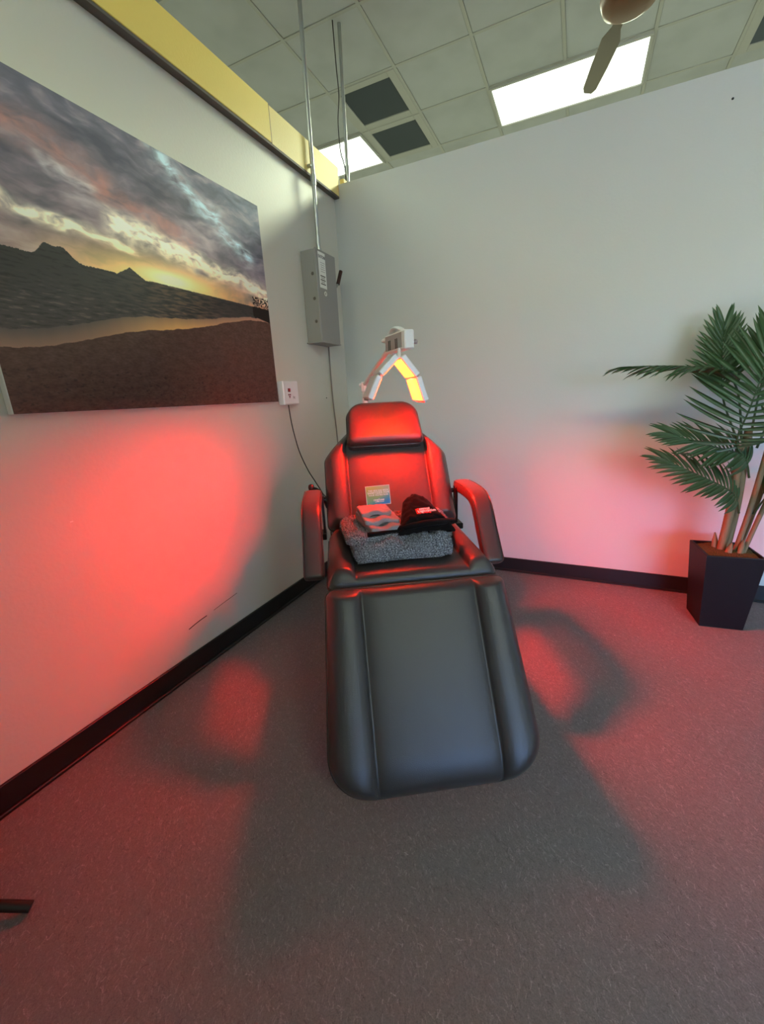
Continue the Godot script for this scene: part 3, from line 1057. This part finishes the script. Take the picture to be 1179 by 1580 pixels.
	part("lettering", text_mesh("Pc", 0.017, false), M.dark_and_shade, t, Transform3D(face, Vector3(0.0485, 0.045, -0.025)))
	var cord := part("power_cord", tube(curve([Vector3(0.03, 1.330, 0.845), Vector3(0.034, 1.20, 0.835), Vector3(0.055, 1.03, 0.815), Vector3(0.10, 0.90, 0.800), Vector3(0.16, 0.82, 0.810), Vector3(0.24, 0.76, 0.86), Vector3(0.30, 0.70, 0.90), Vector3(0.33, 0.40, 0.93), Vector3(0.36, 0.01, 0.95)], 8), 0.0035, 8), M.cord)
	tag(cord, "thin dark cord hanging from the white timer box", "cord")
	var chain := tool()
	var links := curve([Vector3(0.013, 1.735, 0.262), Vector3(0.013, 1.5, 0.264), Vector3(0.013, 1.30, 0.256), Vector3(0.013, 1.05, 0.236), Vector3(0.013, 0.6, 0.23), Vector3(0.013, 0.13, 0.23)], 26)
	add_tube(chain, links, 0.0042, 8)
	for i in range(0, links.size(), 1):
		add_lathe(chain, [Vector2(0, -0.005), Vector2(0.0058, -0.002), Vector2(0.0058, 0.002), Vector2(0, 0.005)], 7, Transform3D(Basis.IDENTITY, links[i]))
	var ch := part("braided_cable", done(chain), M.cord_pale)
	tag(ch, "beaded metal cable running down the wall below electrical box", "cable")

# ------------------------------------------------------------------ things on the seat
func on_chair(p: Vector3) -> Vector3:
	return Vector3(1.282, 0, 1.873) + Basis(Vector3.UP, 0.55) * p

func build_towels() -> void:
	var n := noise(9.0, 3, 6)
	var seat_y := 0.735
	# big towel: a thick folded body with an outer flap and loose edges
	var c := thing("folded_towel", "large folded plush grey bath towel lying on the seat", "towel", on_chair(Vector3(-0.02, seat_y, -0.40)), 0.55 + 0.05)
	var tufts := []
	var pieces := [
		["fold", rounded_hw(0.205, 0.198, 0.37, 0.06, 0.055), 0.37, 0.066, Vector3(0.0, 0.004, -0.165), 0.022, 0.0],
		["flap", rounded_hw(0.130, 0.118, 0.335, 0.05, 0.060), 0.335, 0.034, Vector3(-0.102, 0.056, -0.172), 0.008, 3.1],
		["flap", rounded_hw(0.120, 0.112, 0.30, 0.05, 0.050), 0.30, 0.034, Vector3(0.108, 0.053, -0.195), 0.008, 7.7],
		["loose_edge", rounded_hw(0.050, 0.046, 0.27, 0.03, 0.03), 0.27, 0.028, Vector3(0.190, 0.030, -0.20), 0.008, 12.0],
		["loose_edge", rounded_hw(0.055, 0.050, 0.25, 0.03, 0.03), 0.25, 0.026, Vector3(0.200, 0.056, -0.225), 0.008, 15.0]]
	for p in pieces:
		var amp: float = p[5]
		var off: float = p[6]
		var made := cushion({"hw": p[1], "len": p[2], "thick": p[3], "round": p[3] * 0.72, "rows": 44, "bulge": 0.006,
			"wave": func(x: float, z: float) -> float: return amp * n.get_noise_2d(x * 1.3 + off, z * 1.3) + 0.002 * n.get_noise_2d(x * 9.0, z * 9.0 + off)})
		var f := part(p[0], made[0], M.towel, c, Transform3D(Basis.IDENTITY, p[4]))
		tufts.append(f)
	# the pile of the terry: short loops standing on every fold
	var rng := RandomNumberGenerator.new()
	rng.seed = 12
	for f in tufts:
		var faces: PackedVector3Array = f.mesh.get_faces()
		var pile := tool()
		smooth(pile, false)
		for i in range(0, faces.size(), 3):
			var a := faces[i]
			var b := faces[i + 1]
			var d := faces[i + 2]
			var nrm := (d - a).cross(b - a)
			var area := nrm.length() * 0.5
			nrm = nrm.normalized()
			if nrm.y < -0.4:
				continue
			var want := area * 80000.0
			var times := int(want) + (1 if rng.randf() < want - int(want) else 0)
			for q in times:
				var u := rng.randf()
				var v := rng.randf() * (1.0 - u)
				var at := a + (b - a) * u + (d - a) * v
				var tip := (nrm + Vector3(rng.randfn(0, 0.45), rng.randfn(0, 0.45), rng.randfn(0, 0.45))).normalized() * rng.randf_range(0.004, 0.009)
				var across := nrm.cross(Vector3(rng.randfn(), rng.randfn(), rng.randfn())).normalized() * 0.0017
				tri(pile, at - across, at + across, at + tip)
		var g := part("pile", done(pile), M.towel, f)
		g.set_meta("kind", "stuff")
	# two small cloths folded over each other
	var w := thing("folded_washcloth", "small grey washcloths folded in layers on top of bath towel", "washcloth", on_chair(Vector3(-0.085, seat_y + 0.098, -0.375)), 0.55 + 0.20)
	var layers := [[0.165, 0.235, 0.0, 0.022, 0.0], [0.155, 0.185, -0.045, 0.020, 0.9], [0.135, 0.13, -0.10, 0.020, 2.0]]
	for i in layers.size():
		var L: Array = layers[i]
		var made := cushion({"hw": rounded_hw(L[0] / 2, L[0] / 2 * 0.95, L[1], 0.012, 0.012), "len": L[1], "thick": 0.018, "round": 0.008, "rows": 30,
			"wave": func(x: float, z: float) -> float: return 0.006 * sin(x * 70.0 + L[4]) * smoothstep(0.05, L[1], z) + 0.003 * n.get_noise_2d(x * 6.0 + i, z * 6.0)})
		part("cloth_layer", made[0], M.cloth, w, Transform3D(Basis(Vector3.UP, -0.05 * i), Vector3(-0.004 * i, i * 0.021, -0.115)))
	# velvet headband
	var hb := thing("velvet_headband", "black velvet headband with red and white logo on grey towel", "headband", on_chair(Vector3(0.075, seat_y + 0.098, -0.365)), 0.55 + 0.10)
	var band_hw := func(z: float) -> float:
		return lerpf(0.125, 0.045, pow(clampf(z / 0.21, 0, 1), 0.8)) - (0.03 * pow(maxf(0.0, (z - 0.17) / 0.04), 2.0))
	var made2 := cushion({"hw": band_hw, "len": 0.21, "thick": 0.030, "round": 0.022, "rows": 36, "bulge": 0.022,
		"wave": func(x: float, z: float) -> float: return 0.010 * n.get_noise_2d(x * 3.5, z * 3.0 + 8.0) - 1.1 * x * x})
	var tilt := Basis(Vector3(-1, 0, 0), Vector3(0, 0.90, 0.44).normalized(), Vector3(0, 0.44, -0.90).normalized())
	var body := part("band", made2[0], M.velvet, hb, Transform3D(tilt, Vector3(0, -0.012, 0.105)))
	var hem := []
	for k in 21:
		var t := k / 20.0 * 2.0 - 1.0
		hem.append(Vector3(t * 0.128, 0.008 + 0.020 * (1 - t * t) - 0.010 * maxf(0.0, -t), 0.118 - 0.05 * t * t))
	var hs := tool()
	add_tube(hs, hem, 0.013, 10)
	part("hem", done(hs), M.velvet, hb)
	var tail := []
	for k in 11:
		var t := k / 10.0
		tail.append(Vector3(lerpf(-0.11, -0.24, t), lerpf(-0.004, 0.002, t), lerpf(0.085, 0.105, t)))
	part("hem", tube(tail, 0.010, 10), M.velvet, hb)
	# logo on the front slope: a red block with two lines of script
	var lt := Transform3D(tilt, Vector3(0, -0.012, 0.105))
	var patch := tool()
	for k in 8:
		var x := -0.028 + k * 0.0075
		add_box(patch, Vector3(-x, 0.0545 - 1.1 * x * x, 0.066), Vector3(0.0076, 0.002, 0.030 + 0.004 * (k % 2)), 0.0004)
	part("logo_patch", done(patch), M.logo_red, body, Transform3D(Basis.IDENTITY, Vector3(-0.0, 0.0, 0.0)))
	var flat := Basis(Vector3(-1, 0, 0), Vector3(0, 0, 1), Vector3(0, 1, 0))
	part("lettering", text_mesh("LightStim", 0.0125, true, 0.002), M.white_thread, body, Transform3D(flat, Vector3(-0.012, 0.0560, 0.062)))
	part("lettering", text_mesh("natural", 0.0095, true, 0.002), M.white_thread, body, Transform3D(flat, Vector3(-0.006, 0.0560, 0.076)))
	# card leaning on the cloths
	var k := thing("sanitized_card", "square yellow to blue sanitized notice card standing behind washcloths", "card", on_chair(Vector3(-0.080, seat_y + 0.155, -0.478)), 0.55 - 0.06)
	var lean := Basis(Vector3(1, 0, 0), -0.34) * Basis(Vector3(0, 0, 1), 0.035)
	part("card_body", box(Vector3(0, 0.043, 0), Vector3(0.108, 0.086, 0.0016)), M.card_edge, k, Transform3D(lean, Vector3.ZERO))
	var st := tool()
	smooth(st, false)
	var q := [Vector3(-0.052, 0.002, 0.0012), Vector3(0.052, 0.002, 0.0012), Vector3(0.052, 0.084, 0.0012), Vector3(-0.052, 0.084, 0.0012)]
	var uv := [Vector2(0, 1), Vector2(1, 1), Vector2(1, 0), Vector2(0, 0)]
	for i in [0, 2, 1, 0, 3, 2]:
		st.set_uv(uv[i])
		st.add_vertex(q[i])
	var face := part("print", done(st), M.card, k, Transform3D(lean, Vector3.ZERO))
	var words := [["THIS BED HAS BEEN", 0.0072, 0.064], ["SANITIZED FOR", 0.0098, 0.054], ["YOUR PROTECTION", 0.0072, 0.0435], ["reglow", 0.0110, 0.022]]
	for d in words:
		part("lettering", text_mesh(d[0], d[1], true, 0.0004), M.white_thread, face, Transform3D(Basis.IDENTITY, Vector3(0.002, d[2], 0.0016)))
	part("print_line", box(Vector3(0.004, 0.013, 0.0015), Vector3(0.040, 0.0018, 0.0004)), M.white_thread, face)

# ------------------------------------------------------------------ palm
func leaflet_mesh(bend: float) -> ArrayMesh:
	# unit leaflet along +z, folded slightly along its midrib, drooping by bend
	var st := tool()
	smooth(st, true)
	var rows := 6
	var pts := []
	for i in rows + 1:
		var t := float(i) / rows
		var w := 0.5 * pow(sin(PI * clampf(0.10 + 0.90 * t, 0, 1)), 0.7) if i < rows else 0.0
		var y := -bend * t * t
		pts.append([Vector3(-w, y + 0.10 * w, t), Vector3(0, y, t), Vector3(w, y + 0.10 * w, t)])
	for i in rows:
		quad(st, pts[i][0], pts[i + 1][0], pts[i + 1][1], pts[i][1])
		quad(st, pts[i][1], pts[i + 1][1], pts[i + 1][2], pts[i][2])
	return done(st)

func frond(root: Node, path: Array, up: Vector3, leaf_len: float, count: int, material: Material, meshes: Array, seed_: int, spread := 0.95, start := 0.12, merged := false, drop := 0.0) -> void:
	var rng := RandomNumberGenerator.new()
	rng.seed = seed_
	var line := curve(path, 8)
	var radii := []
	for i in line.size():
		radii.append(lerpf(0.006, 0.0015, float(i) / line.size()))
	var f := part("frond", tube(line, radii, 7), M.rachis, root)
	var field := tool()
	for i in count:
		var t := lerpf(start, 0.995, float(i) / (count - 1))
		var at := t * (line.size() - 1)
		var k := mini(int(at), line.size() - 2)
		var p: Vector3 = line[k].lerp(line[k + 1], at - k)
		var dir: Vector3 = (line[k + 1] - line[k]).normalized()
		var side := dir.cross(up).normalized()
		var lift := side.cross(dir).normalized()
		for s in [-1.0, 1.0]:
			if i == count - 1 and s > 0:
				continue
			var ang := lerpf(spread + 0.25, 0.25, pow(t, 1.6)) + rng.randf_range(-0.06, 0.06)
			var z: Vector3 = (dir * cos(ang) + side * s * sin(ang) + lift * (rng.randf_range(0.02, 0.16) - drop)).normalized()
			var x := lift.cross(z).normalized()
			var y := z.cross(x).normalized()
			var length := leaf_len * (0.45 + 0.75 * sin(PI * clampf(0.18 + 0.68 * t, 0, 1))) * rng.randf_range(0.9, 1.08)
			var wide := 0.021 * rng.randf_range(0.85, 1.15)
			var tr := Transform3D(Basis(x * wide, y * length, z * length), p)
			var mesh: Mesh = meshes[rng.randi() % meshes.size()]
			if merged:
				field.append_from(mesh, 0, tr)
			else:
				part("leaflet", mesh, material, f, tr)
	if merged:
		var rest := part("leaflets", field.commit(), material, f)
		rest.set_meta("kind", "stuff")

func build_palm() -> void:
	var at := Vector3(2.545, 0, 0.345)
	var c := thing("potted_palm", "artificial palm with feathery green fronds in tall black square planter", "potted plant", at)
	# planter: tapered square box, open at the top
	var st := tool()
	smooth(st, false)
	var rot := Basis(Vector3.UP, 0.10)
	var ring := func(half: float, y: float) -> Array:
		var r := []
		for k in [[-1, 1], [1, 1], [1, -1], [-1, -1]]:
			r.append(rot * Vector3(k[0] * half, y, k[1] * half))
		return r
	var levels := [ring.call(0.098, 0.0), ring.call(0.103, 0.004), ring.call(0.132, 0.436), ring.call(0.130, 0.440), ring.call(0.120, 0.440), ring.call(0.118, 0.395)]
	for i in levels.size() - 1:
		for k in 4:
			var l := (k + 1) % 4
			quad(st, levels[i][k], levels[i][l], levels[i + 1][l], levels[i + 1][k])
	quad(st, levels[0][3], levels[0][2], levels[0][1], levels[0][0])
	part("planter", done(st), M.planter, c)
	var n := noise(12.0, 3, 2)
	var moss := tool()
	smooth(moss, true)
	var size := 16
	var hgt := func(i: int, k: int) -> Vector3:
		var u := (i / float(size) - 0.5) * 2.0
		var v := (k / float(size) - 0.5) * 2.0
		return rot * Vector3(u * 0.117, 0.405 + 0.045 * sqrt(maxf(0.0, 1.0 - 0.5 * (u * u + v * v))) + 0.008 * n.get_noise_2d(u * 3.0, v * 3.0), v * 0.117)
	for i in size:
		for k in size:
			quad(moss, hgt.call(i, k), hgt.call(i, k + 1), hgt.call(i + 1, k + 1), hgt.call(i + 1, k))
	part("moss", done(moss), M.moss, c)
	# stems
	var stems := [
		[Vector3(-0.030, 0.42, 0.02), Vector3(-0.022, 0.72, 0.03), Vector3(-0.03, 1.02, 0.03), 0.020],
		[Vector3(0.000, 0.42, 0.00), Vector3(0.012, 0.72, 0.0), Vector3(0.00, 1.10, 0.00), 0.017],
		[Vector3(0.030, 0.42, 0.03), Vector3(0.058, 0.70, 0.04), Vector3(0.08, 1.05, 0.05), 0.013],
		[Vector3(0.055, 0.42, -0.01), Vector3(0.095, 0.74, 0.0), Vector3(0.13, 1.05, 0.0), 0.013],
		[Vector3(0.060, 0.42, 0.04), Vector3(0.120, 0.76, 0.05), Vector3(0.18, 1.00, 0.06), 0.011]]
	for s in stems:
		part("stem", tube(curve([s[0], s[1], s[2]], 8), s[3], 10), M.stem, c)
	for s in [[Vector3(-0.01, 0.42, 0.06), Vector3(0.0, 0.50, 0.07)], [Vector3(0.045, 0.42, 0.05), Vector3(0.05, 0.52, 0.06)], [Vector3(-0.05, 0.42, 0.0), Vector3(-0.06, 0.53, -0.01)]]:
		part("sheath", tube([s[0], s[0].lerp(s[1], 0.6), s[1]], [0.018, 0.014, 0.003], 8), M.stem, c)
	var meshes := [leaflet_mesh(0.06), leaflet_mesh(0.14), leaflet_mesh(0.22)]
	var L := func(a: Array) -> Array:
		var r := []
		for p in a:
			r.append(p - at)
		return r
	# upright fan against the wall
	frond(c, L.call([Vector3(2.52, 1.02, 0.33), Vector3(2.44, 1.25, 0.26), Vector3(2.42, 1.42, 0.22), Vector3(2.404, 1.62, 0.20)]), Vector3(0.1, 0.15, 1), 0.17, 17, M.leaf, meshes, 1, 0.9, 0.45)
	# long level frond reaching out along the wall, seen from its edge
	frond(c, L.call([Vector3(2.52, 1.05, 0.36), Vector3(2.46, 1.30, 0.38), Vector3(2.36, 1.40, 0.42), Vector3(2.15, 1.432, 0.48), Vector3(1.93, 1.440, 0.54)]), Vector3(0, 1, 0.05), 0.15, 24, M.leaf, meshes, 2, 0.8, 0.30, false, 0.25)
	# large frond turned to the room
	frond(c, L.call([Vector3(2.56, 0.95, 0.36), Vector3(2.47, 1.04, 0.47), Vector3(2.485, 1.22, 0.52), Vector3(2.52, 1.40, 0.50), Vector3(2.57, 1.50, 0.46)]), Vector3(-0.25, 0.25, 1), 0.24, 23, M.leaf, meshes, 3, 1.25, 0.22, false, -0.05)
	# two lower fronds drooping to the left
	frond(c, L.call([Vector3(2.58, 0.85, 0.36), Vector3(2.52, 0.97, 0.41), Vector3(2.36, 1.03, 0.43), Vector3(2.19, 1.085, 0.44)]), Vector3(0.2, 0.75, 0.6), 0.16, 22, M.leaf, meshes, 4, 1.05, 0.22)
	frond(c, L.call([Vector3(2.56, 0.66, 0.38), Vector3(2.50, 0.78, 0.44), Vector3(2.35, 0.87, 0.47), Vector3(2.17, 0.955, 0.48)]), Vector3(0.2, 0.75, 0.6), 0.16, 22, M.leaf, meshes, 5, 1.05, 0.22)
	# fronds to the right
	frond(c, L.call([Vector3(2.56, 1.05, 0.34), Vector3(2.56, 1.33, 0.36), Vector3(2.60, 1.52, 0.38), Vector3(2.66, 1.64, 0.40)]), Vector3(-0.3, 0.5, 0.8), 0.19, 20, M.leaf, meshes, 6, 0.95, 0.40)
	frond(c, L.call([Vector3(2.62, 0.90, 0.38), Vector3(2.70, 1.12, 0.42), Vector3(2.84, 1.26, 0.46), Vector3(3.02, 1.30, 0.50)]), Vector3(0, 0.8, 0.5), 0.18, 22, M.leaf, meshes, 7, 1.0, 0.25, true)
	frond(c, L.call([Vector3(2.62, 0.66, 0.38), Vector3(2.66, 0.79, 0.44), Vector3(2.74, 0.80, 0.50), Vector3(2.86, 0.74, 0.56)]), Vector3(0, 0.8, 0.5), 0.15, 20, M.leaf, meshes, 8, 1.0, 0.25, true)
	frond(c, L.call([Vector3(2.60, 1.00, 0.32), Vector3(2.68, 1.30, 0.28), Vector3(2.80, 1.48, 0.24), Vector3(2.96, 1.56, 0.20)]), Vector3(0, 0.8, 0.5), 0.18, 22, M.leaf, meshes, 9, 1.0, 0.25, true)

# ------------------------------------------------------------------ ceiling fan
func build_fan() -> void:
	var c := thing("ceiling_fan", "brown ceiling fan with grey blades hanging below the ceiling", "fan", Vector3(1.83, 3.24, 0.06))
	part("rod", tube([Vector3(0, 0.12, 0), Vector3(0, CEILING_Y - 3.2, 0)], 0.013, 12), M.dark_metal, c)
	part("canopy", lathe([Vector2(0.02, 0.55), Vector2(0.07, 0.60), Vector2(0.075, 0.65), Vector2(0.0, 0.65)], 20), M.fan_wood, c)
	part("motor_housing", lathe([Vector2(0, -0.045), Vector2(0.08, -0.040), Vector2(0.125, -0.015), Vector2(0.14, 0.03), Vector2(0.13, 0.08), Vector2(0.08, 0.13), Vector2(0.0, 0.14)], 32), M.fan_wood, c)
	for k in 3:
		var b := Basis(Vector3.UP, PI + 0.26 + k * TAU / 3.0)
		# blade along +z of b, pitched
		var st := tool()
		var pitch := Basis(Vector3(0, 0, 1), 0.22)
		smooth(st, false)
		var outline := [Vector2(0.022, 0.12), Vector2(0.026, 0.22), Vector2(0.052, 0.30), Vector2(0.050, 0.50), Vector2(0.042, 0.70), Vector2(0.024, 0.745)]
		for i in outline.size() - 1:
			var a: Vector2 = outline[i]
			var d: Vector2 = outline[i + 1]
			var q := []
			for y in [0.034, 0.027]:
				for v in [Vector3(-a.x, y, a.y), Vector3(a.x, y, a.y), Vector3(d.x, y, d.y), Vector3(-d.x, y, d.y)]:
					q.append(pitch * v)
			quad(st, q[3], q[2], q[1], q[0])
			quad(st, q[4], q[5], q[6], q[7])
			quad(st, q[1], q[2], q[6], q[5])
			quad(st, q[3], q[0], q[4], q[7])
			if i == outline.size() - 2:
				quad(st, q[2], q[3], q[7], q[6])
		part("blade", done(st), M.fan_blade, c, Transform3D(b, Vector3.ZERO))

# ------------------------------------------------------------------ stool at the edge of the frame
func build_stool() -> void:
	var c := thing("tripod_stool", "black three legged stool beside the left wall", "stool", Vector3(0.30, 0, 2.90))
	part("column", tube([Vector3(0, 0.05, 0), Vector3(0, 0.44, 0)], 0.016, 14), M.dark_metal, c)
	part("seat", lathe([Vector2(0, 0.44), Vector2(0.11, 0.44), Vector2(0.125, 0.46), Vector2(0.125, 0.485), Vector2(0.11, 0.50), Vector2(0, 0.505)], 28), M.leather, c)
	for k in 3:
		var a := -0.63 + k * TAU / 3.0
		var d := Vector3(cos(a), 0, sin(a))
		part("leg", tube([Vector3(0, 0.075, 0), d * 0.09 + Vector3(0, 0.052, 0), d * 0.172 + Vector3(0, 0.018, 0)], [0.014, 0.014, 0.014], 10), M.black_plastic, c)
